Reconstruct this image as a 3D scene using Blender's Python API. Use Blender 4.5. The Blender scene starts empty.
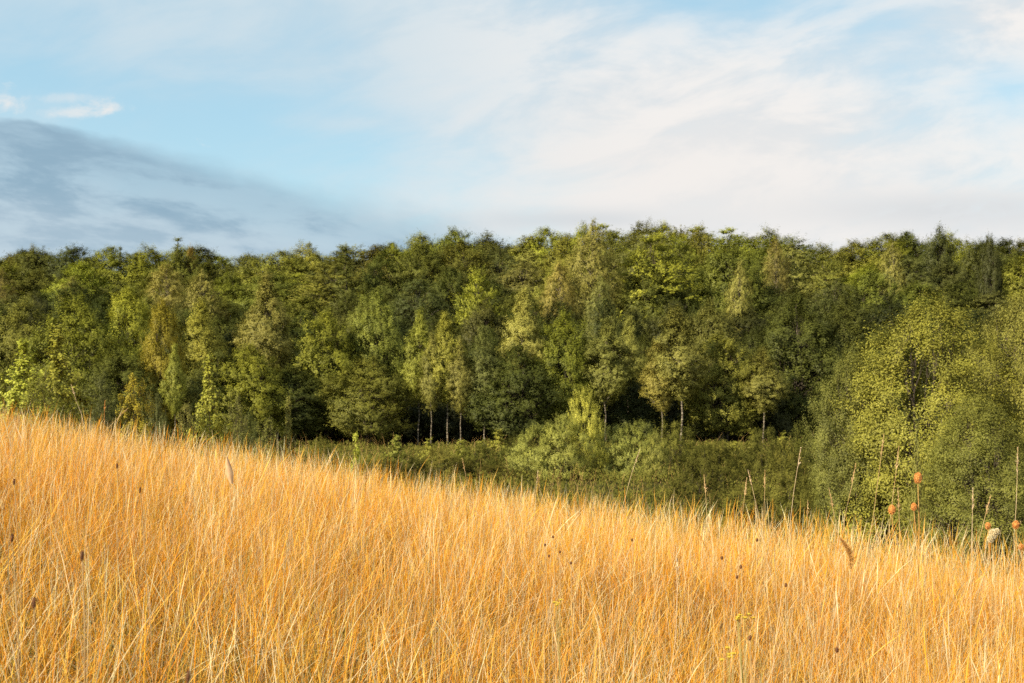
import bpy, math
import numpy as np

# ------------------------------------------------------------------ camera, sky, sun, exposure
sc = bpy.context.scene
COL = sc.collection
FPX = 1138.0                       # pixels per unit of slope, used to convert sight lines to places
SUN_EL, SUN_AZ = 34.0, 237.0       # azimuth clockwise from +Y (view direction): behind the camera, to its left

cam_d = bpy.data.cameras.new("camera")
cam = bpy.data.objects.new("camera", cam_d); COL.objects.link(cam)
cam.location = (0, 0, 0); cam.rotation_euler = (math.radians(90), 0, 0)
cam_d.lens = 40.0; cam_d.sensor_width = 36.0
cam_d.clip_start = 0.05; cam_d.clip_end = 6000
cam_d.dof.use_dof = True; cam_d.dof.focus_distance = 7.0; cam_d.dof.aperture_fstop = 6.3
sc.camera = cam

sc.view_settings.view_transform = 'Standard'
sc.view_settings.look = 'None'
EXPO = 0.85
sc.view_settings.exposure = EXPO
sc.view_settings.gamma = 1.0
sc.view_settings.use_curve_mapping = False
sc.cycles.max_bounces = 6
sc.cycles.diffuse_bounces = 3
sc.cycles.glossy_bounces = 2
sc.cycles.transmission_bounces = 3
sc.cycles.transparent_max_bounces = 4
sc.cycles.use_denoising = False
sc.cycles.use_adaptive_sampling = True
sc.cycles.adaptive_threshold = 0.008

sd = bpy.data.lights.new("sun", 'SUN'); sun = bpy.data.objects.new("sun", sd); COL.objects.link(sun)
sd.energy = 5.0; sd.angle = math.radians(0.6); sd.color = (1.0, 0.88, 0.66)
_a, _e = math.radians(SUN_AZ), math.radians(SUN_EL)
from mathutils import Vector
_to = Vector((math.sin(_a)*math.cos(_e), math.cos(_a)*math.cos(_e), math.sin(_e)))
sun.rotation_euler = _to.to_track_quat('Z', 'Y').to_euler()
sun.location = (-20, -20, 30)


class NT:
    """small helper for node trees"""
    def __init__(s, tree): s.t = tree; s.n = tree.nodes; s.l = tree.links
    def node(s, kind, **kw):
        nd = s.n.new(kind)
        for k, v in kw.items(): setattr(nd, k, v)
        return nd
    def put(s, sock, v):
        if isinstance(v, bpy.types.NodeSocket): s.l.new(v, sock)
        elif v is not None:
            if hasattr(sock, 'default_value'):
                try: sock.default_value = v
                except Exception: sock.default_value = (*v, 1.0)
    def m(s, op, a, b=None, c=None, clamp=False):
        nd = s.node('ShaderNodeMath', operation=op, use_clamp=clamp)
        for i, v in enumerate((a, b, c)): s.put(nd.inputs[i], v)
        return nd.outputs[0]
    def ss(s, x, lo, hi, a=0.0, b=1.0):
        nd = s.node('ShaderNodeMapRange', interpolation_type='SMOOTHSTEP', clamp=True)
        for i, v in enumerate((x, lo, hi, a, b)): s.put(nd.inputs[i], v)
        return nd.outputs[0]
    def mix(s, f, a, b, blend='MIX'):
        nd = s.node('ShaderNodeMix', data_type='RGBA', blend_type=blend)
        s.put(nd.inputs[0], f); s.put(nd.inputs[6], a); s.put(nd.inputs[7], b)
        return nd.outputs[2]
    def noise(s, vec, scale, detail=4.0, rough=0.5, dist=0.0, dim='3D'):
        nd = s.node('ShaderNodeTexNoise', noise_dimensions=dim)
        s.put(nd.inputs['Vector'], vec); s.put(nd.inputs['Scale'], scale); s.put(nd.inputs['Detail'], detail)
        s.put(nd.inputs['Roughness'], rough); s.put(nd.inputs['Distortion'], dist)
        return nd.outputs['Fac']
    def xyz(s, x, y, z):
        nd = s.node('ShaderNodeCombineXYZ')
        s.put(nd.inputs[0], x); s.put(nd.inputs[1], y); s.put(nd.inputs[2], z)
        return nd.outputs[0]


def build_world():
    w = bpy.data.worlds.new("World"); sc.world = w; w.use_nodes = True
    w.node_tree.nodes.clear(); N = NT(w.node_tree)
    out = N.node('ShaderNodeOutputWorld'); bg = N.node('ShaderNodeBackground')
    sky = N.node('ShaderNodeTexSky', sky_type='NISHITA')
    sky.sun_disc = False; sky.sun_elevation = math.radians(SUN_EL); sky.sun_rotation = math.radians(SUN_AZ)
    sky.air_density = 1.0; sky.dust_density = 0.6; sky.ozone_density = 1.0; sky.altitude = 100
    geo = N.node('ShaderNodeTexCoord')
    sep = N.node('ShaderNodeSeparateXYZ'); N.l.new(geo.outputs['Generated'], sep.inputs[0])
    X, Y, Z = sep.outputs
    yy = N.m('MAXIMUM', N.m('ABSOLUTE', Y), 0.05)
    u = N.m('DIVIDE', X, yy); v = N.m('DIVIDE', Z, yy)
    u = N.m('MAXIMUM', N.m('MINIMUM', u, 3.0), -3.0); v = N.m('MAXIMUM', N.m('MINIMUM', v, 3.0), -3.0)
    K = 10.0/2**EXPO                 # background strength is 0.1, so cloud radiance is written tenfold
    def c(r, g, b): return (r*K, g*K, b*K, 1.0)
    def blob(cu, cv, ru, rv):
        a = N.m('POWER', N.m('DIVIDE', N.m('SUBTRACT', u, cu), ru), 2.0)
        b = N.m('POWER', N.m('DIVIDE', N.m('SUBTRACT', v, cv), rv), 2.0)
        return N.m('EXPONENT', N.m('MULTIPLY', N.m('ADD', a, b), -1.0))
    base = N.mix(1.0, sky.outputs[0], tuple(q*1.19/2**EXPO for q in SKYT)+(1,), 'MULTIPLY')
    colr = N.mix(0.65, base, c(0.37, 0.65, 0.83))
    # moisture: a broad soft veil, thinner and bluer on the left, thick and creamy on the right
    ur = N.m('ADD', N.m('MULTIPLY', u, 0.97), N.m('MULTIPLY', v, 0.22))
    vr = N.m('SUBTRACT', N.m('MULTIPLY', v, 0.97), N.m('MULTIPLY', u, 0.10))
    nA = N.noise(N.xyz(ur, N.m('MULTIPLY', vr, 2.1), 3.7), 3.4, 5.0, 0.50, 0.15)
    nB = N.noise(N.xyz(u, N.m('MULTIPLY', N.m('SUBTRACT', v, N.m('MULTIPLY', u, 0.16)), 2.6), 9.1), 7.5, 8.0, 0.60, 0.35)
    nn = N.m('ADD', N.m('MULTIPLY', nA, 0.58), N.m('MULTIPLY', nB, 0.42))
    cov = N.m('ADD', nn, N.ss(u, -0.35, 0.22, 0.075, 0.175))
    cov = N.m('SUBTRACT', cov, N.m('MULTIPLY', blob(-0.06, 0.158, 0.14, 0.040), 0.17))
    cov = N.m('SUBTRACT', cov, N.m('MULTIPLY', blob(-0.22, 0.19, 0.10, 0.03), 0.08))
    cov = N.m('SUBTRACT', cov, N.m('MULTIPLY', blob(-0.43, 0.24, 0.06, 0.06), 0.10))
    cov = N.m('SUBTRACT', cov, N.m('MULTIPLY', blob(0.44, 0.225, 0.05, 0.028), 0.17))
    cov = N.m('SUBTRACT', cov, N.m('MULTIPLY', blob(0.20, 0.30, 0.14, 0.018), 0.15))
    cov = N.m('ADD', cov, N.m('MULTIPLY', blob(0.18, 0.16, 0.22, 0.07), 0.08))
    cov = N.m('ADD', cov, N.m('MULTIPLY', blob(-0.06, 0.265, 0.05, 0.02), 0.10))
    cov = N.m('ADD', cov, N.m('MULTIPLY', blob(-0.16, 0.192, 0.05, 0.008), 0.10))
    veil = N.ss(cov, 0.34, 0.76, 0.0, 0.98)
    white = N.mix(N.ss(nB, 0.38, 0.58), c(0.75, 0.78, 0.80), c(0.91, 0.885, 0.86))
    white = N.mix(N.ss(u, -0.20, 0.16, 0.80, 0.0), white, c(0.56, 0.71, 0.80))
    white = N.mix(N.m('MULTIPLY', blob(0.12, 0.14, 0.22, 0.06), 0.6), white, c(0.90, 0.85, 0.81))
    colr = N.mix(veil, colr, white)
    # greyer smear low on the right
    gr = N.m('MULTIPLY', N.m('ADD', blob(0.06, 0.107, 0.10, 0.010), blob(0.40, 0.115, 0.16, 0.018)), N.ss(nB, 0.36, 0.56))
    colr = N.mix(N.m('MULTIPLY', gr, 0.6), colr, c(0.60, 0.65, 0.69))
    # small bright cumulus scraps above the bank
    nc = N.noise(N.xyz(u, N.m('MULTIPLY', v, 1.5), 1.3), 22.0, 8.0, 0.68, 0.3)
    for (a, b, ra, rb, s_) in ((-0.447, 0.209, 0.022, 0.010, 0.95), (-0.352, 0.206, 0.028, 0.006, 0.9), (-0.385, 0.201, 0.035, 0.005, 0.7), (-0.40, 0.214, 0.05, 0.004, 0.4)):
        f = N.ss(N.m('ADD', N.m('MULTIPLY', blob(a, b, ra*1.25, rb*1.5), 0.42), N.m('MULTIPLY', nc, 1.15)), 0.74, 1.12, 0.0, s_)
        colr = N.mix(f, colr, c(0.84, 0.84, 0.83))
    # dark bank low on the left, its upper edge sinking to the right
    tilt = N.m('ADD', v, N.m('MULTIPLY', u, 0.22))
    nb = N.noise(N.xyz(u, N.m('MULTIPLY', tilt, 2.2), 5.0), 7.0, 6.0, 0.52, 0.1)
    nf = N.noise(N.xyz(u, N.m('MULTIPLY', N.m('ADD', v, N.m('MULTIPLY', u, 0.13)), 3.4), 2.2), 11.0, 8.0, 0.60, 0.15)
    edge = N.m('SUBTRACT', 0.200, N.m('MULTIPLY', N.m('ADD', u, 0.45), 0.215))
    edge = N.m('ADD', edge, N.m('ADD', N.m('MULTIPLY', N.m('SUBTRACT', nb, 0.5), 0.06), N.m('MULTIPLY', N.m('SUBTRACT', nf, 0.5), 0.03)))
    d = N.m('SUBTRACT', edge, v)
    soft = N.ss(u, -0.42, -0.12, 0.010, 0.045)
    bank = N.m('MULTIPLY', N.ss(N.m('DIVIDE', d, soft), -0.25, 1.0), N.ss(u, -0.10, 0.09, 1.0, 0.0))
    dark = N.mix(N.m('MULTIPLY', N.ss(nf, 0.38, 0.62), N.ss(d, 0.0, 0.06, 0.25, 1.0)), c(0.275, 0.42, 0.54), c(0.41, 0.555, 0.665))
    low = N.m('MULTIPLY', N.ss(d, 0.045, 0.085), N.ss(nf, 0.38, 0.60, 0.45, 0.95))
    dark = N.mix(low, dark, c(0.50, 0.61, 0.70))
    colr = N.mix(N.m('MULTIPLY', bank, N.ss(nf, 0.42, 0.66, 0.93, 0.72)), colr, dark)
    N.l.new(colr, bg.inputs[0]); bg.inputs[1].default_value = 0.1
    N.l.new(bg.outputs[0], out.inputs[0])

SKYT = (1.9, 1.8, 1.5)
build_world()

# ------------------------------------------------------------------ helpers
def nrm(a): return a/np.maximum(np.linalg.norm(a, axis=-1, keepdims=True), 1e-9)

def mesh_arrays(name, verts, faces, attrs=None, mat=None):
    """faces: (n,4) array of quads"""
    verts = np.asarray(verts, np.float32); faces = np.asarray(faces, np.int32)
    me = bpy.data.meshes.new(name); k = faces.shape[1]
    me.vertices.add(len(verts)); me.vertices.foreach_set('co', verts.ravel())
    me.loops.add(faces.size); me.loops.foreach_set('vertex_index', faces.ravel())
    me.polygons.add(len(faces)); me.polygons.foreach_set('loop_start', np.arange(0, faces.size, k, dtype=np.int32))
    me.update(calc_edges=True)
    for an, arr in (attrs or {}).items():
        arr = np.asarray(arr, np.float32)
        if arr.ndim == 1:
            at = me.attributes.new(an, 'FLOAT', 'FACE'); at.data.foreach_set('value', arr)
        else:
            at = me.attributes.new(an, 'FLOAT_COLOR', 'FACE'); at.data.foreach_set('color', arr.ravel())
    if mat: me.materials.append(mat)
    return me

def link(name, data, parent=None):
    o = bpy.data.objects.new(name, data); COL.objects.link(o)
    if parent: o.parent = parent
    return o

def tag(o, label=None, cat=None, group=None, kind=None):
    if label: o['label'] = label
    if cat: o['category'] = cat
    if group: o['group'] = group
    if kind: o['kind'] = kind
    return o

def copy_tree(o, parent=None):
    c = o.copy(); COL.objects.link(c); c.parent = parent
    for ch in list(o.children): copy_tree(ch, c)
    return c

def tubes(P, R, k=5):
    """P (n,s,3) polylines, R (n,s) radii -> verts, quads"""
    n, s, _ = P.shape
    T = nrm(np.gradient(P, axis=1))
    ref = np.where(np.abs(T[..., 2:3]) > 0.8, np.array([1.0, 0.1, 0]), np.array([0, 0.1, 1.0]))
    A = nrm(np.cross(T, ref)); B = np.cross(T, A)
    ang = np.arange(k)*2*math.pi/k
    V = P[:, :, None, :] + R[:, :, None, None]*(np.cos(ang)[None, None, :, None]*A[:, :, None, :] + np.sin(ang)[None, None, :, None]*B[:, :, None, :])
    i = np.arange(n)[:, None, None]*s*k; j = np.arange(s-1)[None, :, None]*k; a = np.arange(k)[None, None, :]
    b = (np.arange(k)+1) % k
    F = np.stack([i+j+a, i+j+b, i+j+k+b, i+j+k+a], -1).reshape(-1, 4)
    return V.reshape(-1, 3), F

def ribbons(P, W, S):
    """P (n,s,3), W (n,s) full width, S (n,3) side direction"""
    n, s, _ = P.shape
    L = P - S[:, None, :]*W[..., None]*0.5; R = P + S[:, None, :]*W[..., None]*0.5
    V = np.stack([L, R], 2).reshape(-1, 3)
    i = np.arange(n)[:, None]*s*2; j = np.arange(s-1)[None, :]*2
    F = np.stack([i+j, i+j+1, i+j+3, i+j+2], -1).reshape(-1, 4)
    return V, F

def merge(parts):
    Vs, Fs, o = [], [], 0
    for V, F in parts:
        Vs.append(V); Fs.append(F+o); o += len(V)
    return np.concatenate(Vs), np.concatenate(Fs)

def leaves_mesh(C, Nn, D, size, aspect=0.62):
    D = nrm(D - Nn*np.sum(D*Nn, -1, keepdims=True)); S = np.cross(Nn, D)
    a = size[:, None]
    V = np.stack([C-D*a*0.5, C+S*a*aspect*0.5, C+D*a*0.5, C-S*a*aspect*0.5], 1).reshape(-1, 3)
    F = np.arange(len(C)*4).reshape(-1, 4)
    return V, F

# value noise on the plane for terrain, grass clumps
_rs = np.random.RandomState(5); _tab = _rs.rand(256, 256)
def vnoise(x, y):
    x = np.asarray(x, float); y = np.asarray(y, float)
    xi = np.floor(x).astype(int); yi = np.floor(y).astype(int); fx = x-xi; fy = y-yi
    fx = fx*fx*(3-2*fx); fy = fy*fy*(3-2*fy)
    g = lambda i, j: _tab[i % 256, j % 256]
    return (g(xi, yi)*(1-fx)+g(xi+1, yi)*fx)*(1-fy)+(g(xi, yi+1)*(1-fx)+g(xi+1, yi+1)*fx)*fy

def sstep(x, a, b):
    t = np.clip((x-a)/(b-a), 0, 1); return t*t*(3-2*t)

def ground(x, y):
    x = np.asarray(x, float); y = np.asarray(y, float)
    xs = 26*np.tanh(x/26)
    hill = -1.80 - 0.163*xs - 0.0043*np.where(y > 0, y*y, -y*4.0)
    hill = hill + 0.16*(vnoise(x*0.35, y*0.35)-0.5) + 0.22*(vnoise(x*0.16+5, y*0.16)-0.5)
    floor = -6.75 + 8.8*sstep(y, 74, 120) + 0.02*np.maximum(y-122, 0) + 0.35*(vnoise(x*0.08+9, y*0.08)-0.5)
    k = 0.45
    mx = np.maximum(hill, floor)
    return mx + k*np.log(np.exp((hill-mx)/k)+np.exp((floor-mx)/k))

# ------------------------------------------------------------------ materials
def new_mat(name):
    m = bpy.data.materials.new(name); m.use_nodes = True
    m.node_tree.nodes.clear(); N = NT(m.node_tree)
    out = N.node('ShaderNodeOutputMaterial')
    return m, N, out

def leafy(N, out, col, tcol, trans=0.3, gloss=0.05, rough=0.5):
    d = N.node('ShaderNodeBsdfDiffuse'); t = N.node('ShaderNodeBsdfTranslucent'); g = N.node('ShaderNodeBsdfGlossy')
    N.put(d.inputs[0], col); N.put(t.inputs[0], tcol); g.inputs['Roughness'].default_value = max(rough, 0.6)
    g.inputs[0].default_value = (1, 1, 1, 1)
    a = N.node('ShaderNodeMixShader'); a.inputs[0].default_value = trans
    N.l.new(d.outputs[0], a.inputs[1]); N.l.new(t.outputs[0], a.inputs[2])
    b = N.node('ShaderNodeMixShader'); b.inputs[0].default_value = gloss
    N.l.new(a.outputs[0], b.inputs[1]); N.l.new(g.outputs[0], b.inputs[2])
    N.l.new(b.outputs[0], out.inputs[0])

ALB = 0.84
def foliage_mat(name, dark, light, trans=0.20, gloss=0.015):
    """leaf colour varies from leaf to leaf, from sprig to sprig, and from plant to plant (object colour)"""
    m, N, out = new_mat(name)
    at = N.node('ShaderNodeAttribute', attribute_name='rnd')
    oi = N.node('ShaderNodeObjectInfo')
    tc = N.node('ShaderNodeTexCoord')
    n = N.noise(tc.outputs['Object'], 0.9, 2.0)
    f = N.m('ADD', N.m('MULTIPLY', at.outputs['Fac'], 0.65), N.m('MULTIPLY', n, 0.35))
    c = N.mix(f, (*[q*ALB for q in dark], 1), (*[q*ALB for q in light], 1))
    c = N.mix(1.0, c, oi.outputs['Color'], 'MULTIPLY')
    leafy(N, out, c, c, trans, gloss)
    return m

M = {}
M['birch'] = foliage_mat('birch_leaf', (0.108, 0.112, 0.021), (0.375, 0.365, 0.074))
M['green'] = foliage_mat('green_leaf', (0.066, 0.078, 0.013), (0.325, 0.335, 0.046))
M['dark'] = foliage_mat('dark_leaf', (0.042, 0.050, 0.010), (0.205, 0.210, 0.034))
M['willow'] = foliage_mat('willow_leaf', (0.088, 0.095, 0.019), (0.345, 0.345, 0.066))
M['sapling'] = foliage_mat('sapling_leaf', (0.15, 0.155, 0.024), (0.38, 0.36, 0.07), 0.30)
M['under'] = foliage_mat('undergrowth_leaf', (0.060, 0.064, 0.013), (0.260, 0.245, 0.050), 0.2, 0.0)

def bark_mat(name, a, b, scale=(2, 2, 7), lo=0.45, hi=0.6):
    m, N, out = new_mat(name)
    tc = N.node('ShaderNodeTexCoord'); mp = N.node('ShaderNodeMapping'); mp.inputs['Scale'].default_value = scale
    N.l.new(tc.outputs['Object'], mp.inputs[0])
    n = N.noise(mp.outputs[0], 1.5, 5.0, 0.65)
    c = N.mix(N.ss(n, lo, hi), (*[q*0.75 for q in a], 1), (*[q*0.75 for q in b], 1))
    p = N.node('ShaderNodeBsdfPrincipled'); N.l.new(c, p.inputs['Base Color']); p.inputs['Roughness'].default_value = 0.85
    N.l.new(p.outputs[0], out.inputs[0]); return m
M['birch_bark'] = bark_mat('birch_bark', (0.12, 0.09, 0.06), (0.52, 0.44, 0.32))
M['bark'] = bark_mat('grey_brown_bark', (0.07, 0.05, 0.035), (0.17, 0.13, 0.09), (3, 3, 1))

def flat_mat(name, a, b, scale=30.0, rough=0.8, trans=0.0):
    m, N, out = new_mat(name)
    tc = N.node('ShaderNodeTexCoord'); n = N.noise(tc.outputs['Object'], scale, 4.0, 0.6)
    c = N.mix(N.ss(n, 0.35, 0.65), (*[q*0.75 for q in a], 1), (*[q*0.75 for q in b], 1))
    if trans: leafy(N, out, c, c, trans, 0.03)
    else:
        p = N.node('ShaderNodeBsdfPrincipled'); N.l.new(c, p.inputs['Base Color']); p.inputs['Roughness'].default_value = rough
        N.l.new(p.outputs[0], out.inputs[0])
    return m
M['straw'] = flat_mat('dry_straw', (0.58, 0.36, 0.14), (0.76, 0.54, 0.27), 12)
M['pale_straw'] = flat_mat('pale_dry_straw', (0.66, 0.47, 0.26), (0.85, 0.66, 0.42), 15)
M['teasel'] = flat_mat('dried_seed_head', (0.62, 0.24, 0.05), (0.95, 0.46, 0.12), 160)
M['fluff'] = flat_mat('pale_seed_fluff', (0.98, 0.80, 0.48), (1.0, 0.92, 0.66), 90, trans=0.15)
M['tan'] = flat_mat('tan_plume', (0.75, 0.42, 0.10), (0.95, 0.60, 0.22), 120, trans=0.3)
M['brown'] = flat_mat('dark_seed_head', (0.11, 0.04, 0.015), (0.30, 0.12, 0.04), 200)
M['yellow'] = flat_mat('yellow_petal', (0.80, 0.52, 0.02), (0.85, 0.66, 0.06), 90, trans=0.25)
M['pink'] = flat_mat('withered_leaf', (0.80, 0.50, 0.26), (0.88, 0.62, 0.34), 30, trans=0.35)
M['greenstem'] = flat_mat('green_stem', (0.30, 0.28, 0.08), (0.50, 0.40, 0.12), 20)

def grass_mat():
    m, N, out = new_mat('dry_grass')
    at = N.node('ShaderNodeAttribute', attribute_name='tint')
    leafy(N, out, at.outputs['Color'], at.outputs['Color'], 0.30, 0.012, 0.6)
    return m
M['grass'] = grass_mat()

def ground_mat():
    m, N, out = new_mat('ground')
    geo = N.node('ShaderNodeNewGeometry'); sep = N.node('ShaderNodeSeparateXYZ'); N.l.new(geo.outputs['Position'], sep.inputs[0])
    n = N.noise(geo.outputs['Position'], 2.2, 6.0, 0.6); n2 = N.noise(geo.outputs['Position'], 0.25, 4.0, 0.5)
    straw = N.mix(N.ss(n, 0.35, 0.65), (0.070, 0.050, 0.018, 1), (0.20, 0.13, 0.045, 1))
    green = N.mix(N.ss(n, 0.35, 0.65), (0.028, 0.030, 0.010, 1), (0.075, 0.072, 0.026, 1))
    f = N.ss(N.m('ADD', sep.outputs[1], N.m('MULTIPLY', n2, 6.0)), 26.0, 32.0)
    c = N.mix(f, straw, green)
    wood = N.mix(N.ss(n, 0.4, 0.6), (0.014, 0.010, 0.006, 1), (0.030, 0.022, 0.012, 1))  # wood floor soil, darkened so its colour carries the shade under the trees
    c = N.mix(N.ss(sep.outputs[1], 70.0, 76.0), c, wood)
    p = N.node('ShaderNodeBsdfPrincipled'); N.l.new(c, p.inputs['Base Color']); p.inputs['Roughness'].default_value = 1.0; p.inputs['Specular IOR Level'].default_value = 0.0
    N.l.new(p.outputs[0], out.inputs[0]); return m

# ------------------------------------------------------------------ ground
def build_ground():
    def axis(lim, n, p): 
        t = np.linspace(-1, 1, n); return np.sign(t)*np.abs(t)**p*lim
    xs = axis(1500, 221, 2.6)
    t = np.linspace(0, 1, 281); ys = np.concatenate([-400*np.linspace(1, 0.02, 30)**2.5, 1600*t**2.4])
    X, Y = np.meshgrid(xs, ys, indexing='ij'); Z = ground(X, Y)
    V = np.stack([X, Y, Z], -1).reshape(-1, 3)
    nx, ny = X.shape; i = np.arange(nx-1)[:, None]*ny; j = np.arange(ny-1)[None, :]
    F = np.stack([i+j, i+ny+j, i+ny+j+1, i+j+1], -1).reshape(-1, 4)
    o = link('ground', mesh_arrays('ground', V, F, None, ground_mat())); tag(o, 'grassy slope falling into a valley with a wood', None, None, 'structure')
build_ground()

# ------------------------------------------------------------------ the golden grass
def build_grass():
    rng = np.random.RandomState(11)
    PV, TV = [], []; off = 0
    parts, tints = [], []
    PAL = np.array([[0.95, 0.42, 0.032], [0.93, 0.34, 0.008], [0.96, 0.53, 0.085], [0.95, 0.73, 0.42], [0.66, 0.24, 0.010], [0.90, 0.33, 0.008]])
    GRN = np.array([[0.20, 0.24, 0.07], [0.30, 0.30, 0.10], [0.15, 0.17, 0.04]])
    def scatter(y0, y1, dens, clump=True, m=1.6, s=0.56):
        area = (y1-y0)*(2*m) + s*(y1**2-y0**2)
        n = int(area*dens*1.6)
        y = np.sqrt(rng.rand(n)*(y1**2-y0**2)+y0**2) if s*y1 > m else y0+rng.rand(n)*(y1-y0)
        # sample uniformly in the trapezium by rejection on a rectangle
        W = m+s*y1
        n = int((y1-y0)*2*W*dens*1.25)
        x = (rng.rand(n)*2-1)*W; y = y0+rng.rand(n)*(y1-y0)
        keep = np.abs(x) < m+s*y
        if clump:
            c = 0.55*vnoise(x*3.1, y*3.1)+0.45*vnoise(x*1.1+40, y*1.1)
            keep &= rng.rand(n) < np.clip(3.0*(c-0.27), 0.05, 1)
        return x[keep], y[keep]
    def blades(x, y, H, W, lean, bend, seg, palw, green=0.0, head=None, wind=0.03):
        n = len(x); z = ground(x, y)-0.02
        tuft = vnoise(x*2.2+7, y*2.2)*2*math.pi*2
        az = np.where(rng.rand(n) < 0.22, tuft+rng.randn(n)*0.7, rng.rand(n)*2*math.pi)
        ld = np.stack([np.cos(az), np.sin(az), np.zeros(n)], -1)
        t = np.linspace(0, 1, seg+1)[None, :, None]
        a = (np.abs(rng.randn(n))*lean)[:, None, None]; b = (np.abs(rng.randn(n))*bend)[:, None, None]
        horiz = ld[:, None, :]*(a*t+b*t**2.4) + np.array([1.0, 0.2, 0])*wind*(0.4*t+0.6*t*t)*(0.5+rng.rand(n))[:, None, None]
        up = t - 0.28*(b*t*t*t) - 0.3*a*a*t
        P = np.stack([x, y, z], -1)[:, None, :] + H[:, None, None]*(horiz + up*np.array([0, 0, 1.0]))
        sa = rng.rand(n)*math.pi; S = np.stack([np.cos(sa), np.sin(sa)*0.8, np.zeros(n)], -1)
        if head is None:
            prof = np.interp(t[0, :, 0], [0, 0.5, 0.8, 1], [0.9, 1, 0.7, 0.08])
        else:
            prof = np.interp(t[0, :, 0], [0, 0.80, 0.86, 0.94, 1], [0.9, 0.6, head, head*0.8, 0.1])
        Wd = W[:, None]*prof[None, :]
        V, F = ribbons(P, Wd, S)
        # colour: an ear of straw, tussock by tussock
        cl = vnoise(x*0.9+3, y*0.9)*0.6+vnoise(x*2.7, y*2.7+5)*0.4
        idx = rng.choice(len(PAL), n, p=palw)
        c = PAL[idx]*(0.80+0.35*rng.rand(n))[:, None]
        c = c*(1+0.25*(cl-0.5))[:, None]
        if green > 0:
            g = rng.rand(n) < green*(0.4+1.2*vnoise(x*1.6+11, y*1.6))
            c[g] = GRN[rng.choice(3, g.sum())]*(0.7+0.6*rng.rand(g.sum()))[:, None]
        c = np.clip(c, 0.01, 0.92)
        C = np.repeat(c[:, None, :], seg, 1).reshape(-1, 3)
        # straw is rustier towards its foot, with shade between blades painted in as darkening
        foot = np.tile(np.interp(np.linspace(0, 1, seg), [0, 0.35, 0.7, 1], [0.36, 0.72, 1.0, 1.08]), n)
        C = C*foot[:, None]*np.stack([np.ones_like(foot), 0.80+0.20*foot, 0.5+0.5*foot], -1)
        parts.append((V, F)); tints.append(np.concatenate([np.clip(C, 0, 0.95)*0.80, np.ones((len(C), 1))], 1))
    def U(n, a, b): return a+(b-a)*rng.rand(n)
    mixw = [0.24, 0.18, 0.24, 0.14, 0.10, 0.10]
    pale = [0.16, 0.08, 0.34, 0.37, 0.02, 0.03]
    for (y0, y1, dens, w) in ((0.9, 3.6, 430, 0.0030), (3.6, 6, 700, 0.0031), (6, 8, 1050, 0.0030), (8, 14, 800, 0.0038), (14, 22, 520, 0.0048), (22, 31, 110, 0.008)):
        x, y = scatter(y0, y1, dens); n = len(x)
        hh = 0.66+0.36*vnoise(x*0.8, y*0.8)+0.28*vnoise(x*2.6, y*2.6)
        if y0 > 20:
            k = rng.rand(n) < np.clip((31-y)/9, 0, 1); x, y, hh = x[k], y[k], hh[k]; n = len(x)
        blades(x, y, U(n, 0.30, 0.66)*hh, w*U(n, 0.5, 1.5), 0.30, 0.42, 5, mixw, 0.16 if y0 < 6 else 0.04)
        # fine flowering culms with narrow heads
        x, y = scatter(y0, y1, dens*0.28); n = len(x); hh = 0.72+0.30*vnoise(x*0.8, y*0.8)+0.26*vnoise(x*2.6, y*2.6)
        if y0 > 20:
            k = rng.rand(n) < np.clip((31-y)/9, 0, 1); x, y, hh = x[k], y[k], hh[k]; n = len(x)
        blades(x, y, U(n, 0.55, 0.86)*hh, w*0.62*U(n, 0.7, 1.3), 0.15, 0.12, 6, pale, 0.0, 1.7)
    # broad pale stems standing out of the rest, and fallen ones that cross them
    x, y = scatter(1.2, 6, 75, False); n = len(x)
    blades(x, y, U(n, 0.50, 0.84), U(n, 0.0034, 0.0058), 0.22, 0.16, 5, pale)
    x, y = scatter(1.2, 14, 120, False); n = len(x)
    blades(x, y, U(n, 0.45, 0.80), U(n, 0.0018, 0.0040), 0.80, 0.35, 6, pale)
    # arching blades bowed over the rest, the odd one grey with age
    x, y = scatter(1.2, 12, 120, True); n = len(x)
    blades(x, y, U(n, 0.50, 0.85), U(n, 0.0016, 0.0034), 0.30, 1.0, 8, pale)
    # a thicker stand of tall stems on the right of the slope
    x, y = scatter(4.5, 13, 9, False); k = (x > 0.9) & (rng.rand(len(x)) < sstep(x/y, 0.12, 0.34)); x, y = x[k], y[k]; n = len(x)
    blades(x, y, U(n, 0.75, 1.20), U(n, 0.0024, 0.0040), 0.16, 0.12, 8, pale, 0.0, 1.9)
    # the tallest stalks that break the crest line
    x, y = scatter(8, 22, 52.0, False, 1.6, 0.56); k = rng.rand(len(x)) < 0.25+0.75*sstep(x, -1, 4)*vnoise(x*1.3, y*1.3)*1.5; x, y = x[k], y[k]; n = len(x)
    blades(x, y, U(n, 0.75, 1.02)*(1+0.22*sstep(x, 0, 5)), U(n, 0.0022, 0.004), 0.16, 0.14, 7, pale, 0.0, 1.8)
    # short green blades at the foot
    x, y = scatter(1.0, 8, 650); n = len(x)
    blades(x, y, U(n, 0.18, 0.42), U(n, 0.003, 0.006), 0.35, 0.4, 3, mixw, 1.0)
    V, F = merge(parts); T = np.concatenate(tints)
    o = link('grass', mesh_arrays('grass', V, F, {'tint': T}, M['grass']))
    tag(o, 'tall golden dry grass covering the near slope', 'grass', None, 'stuff')
    print('grass faces', len(F))
build_grass()

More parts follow.
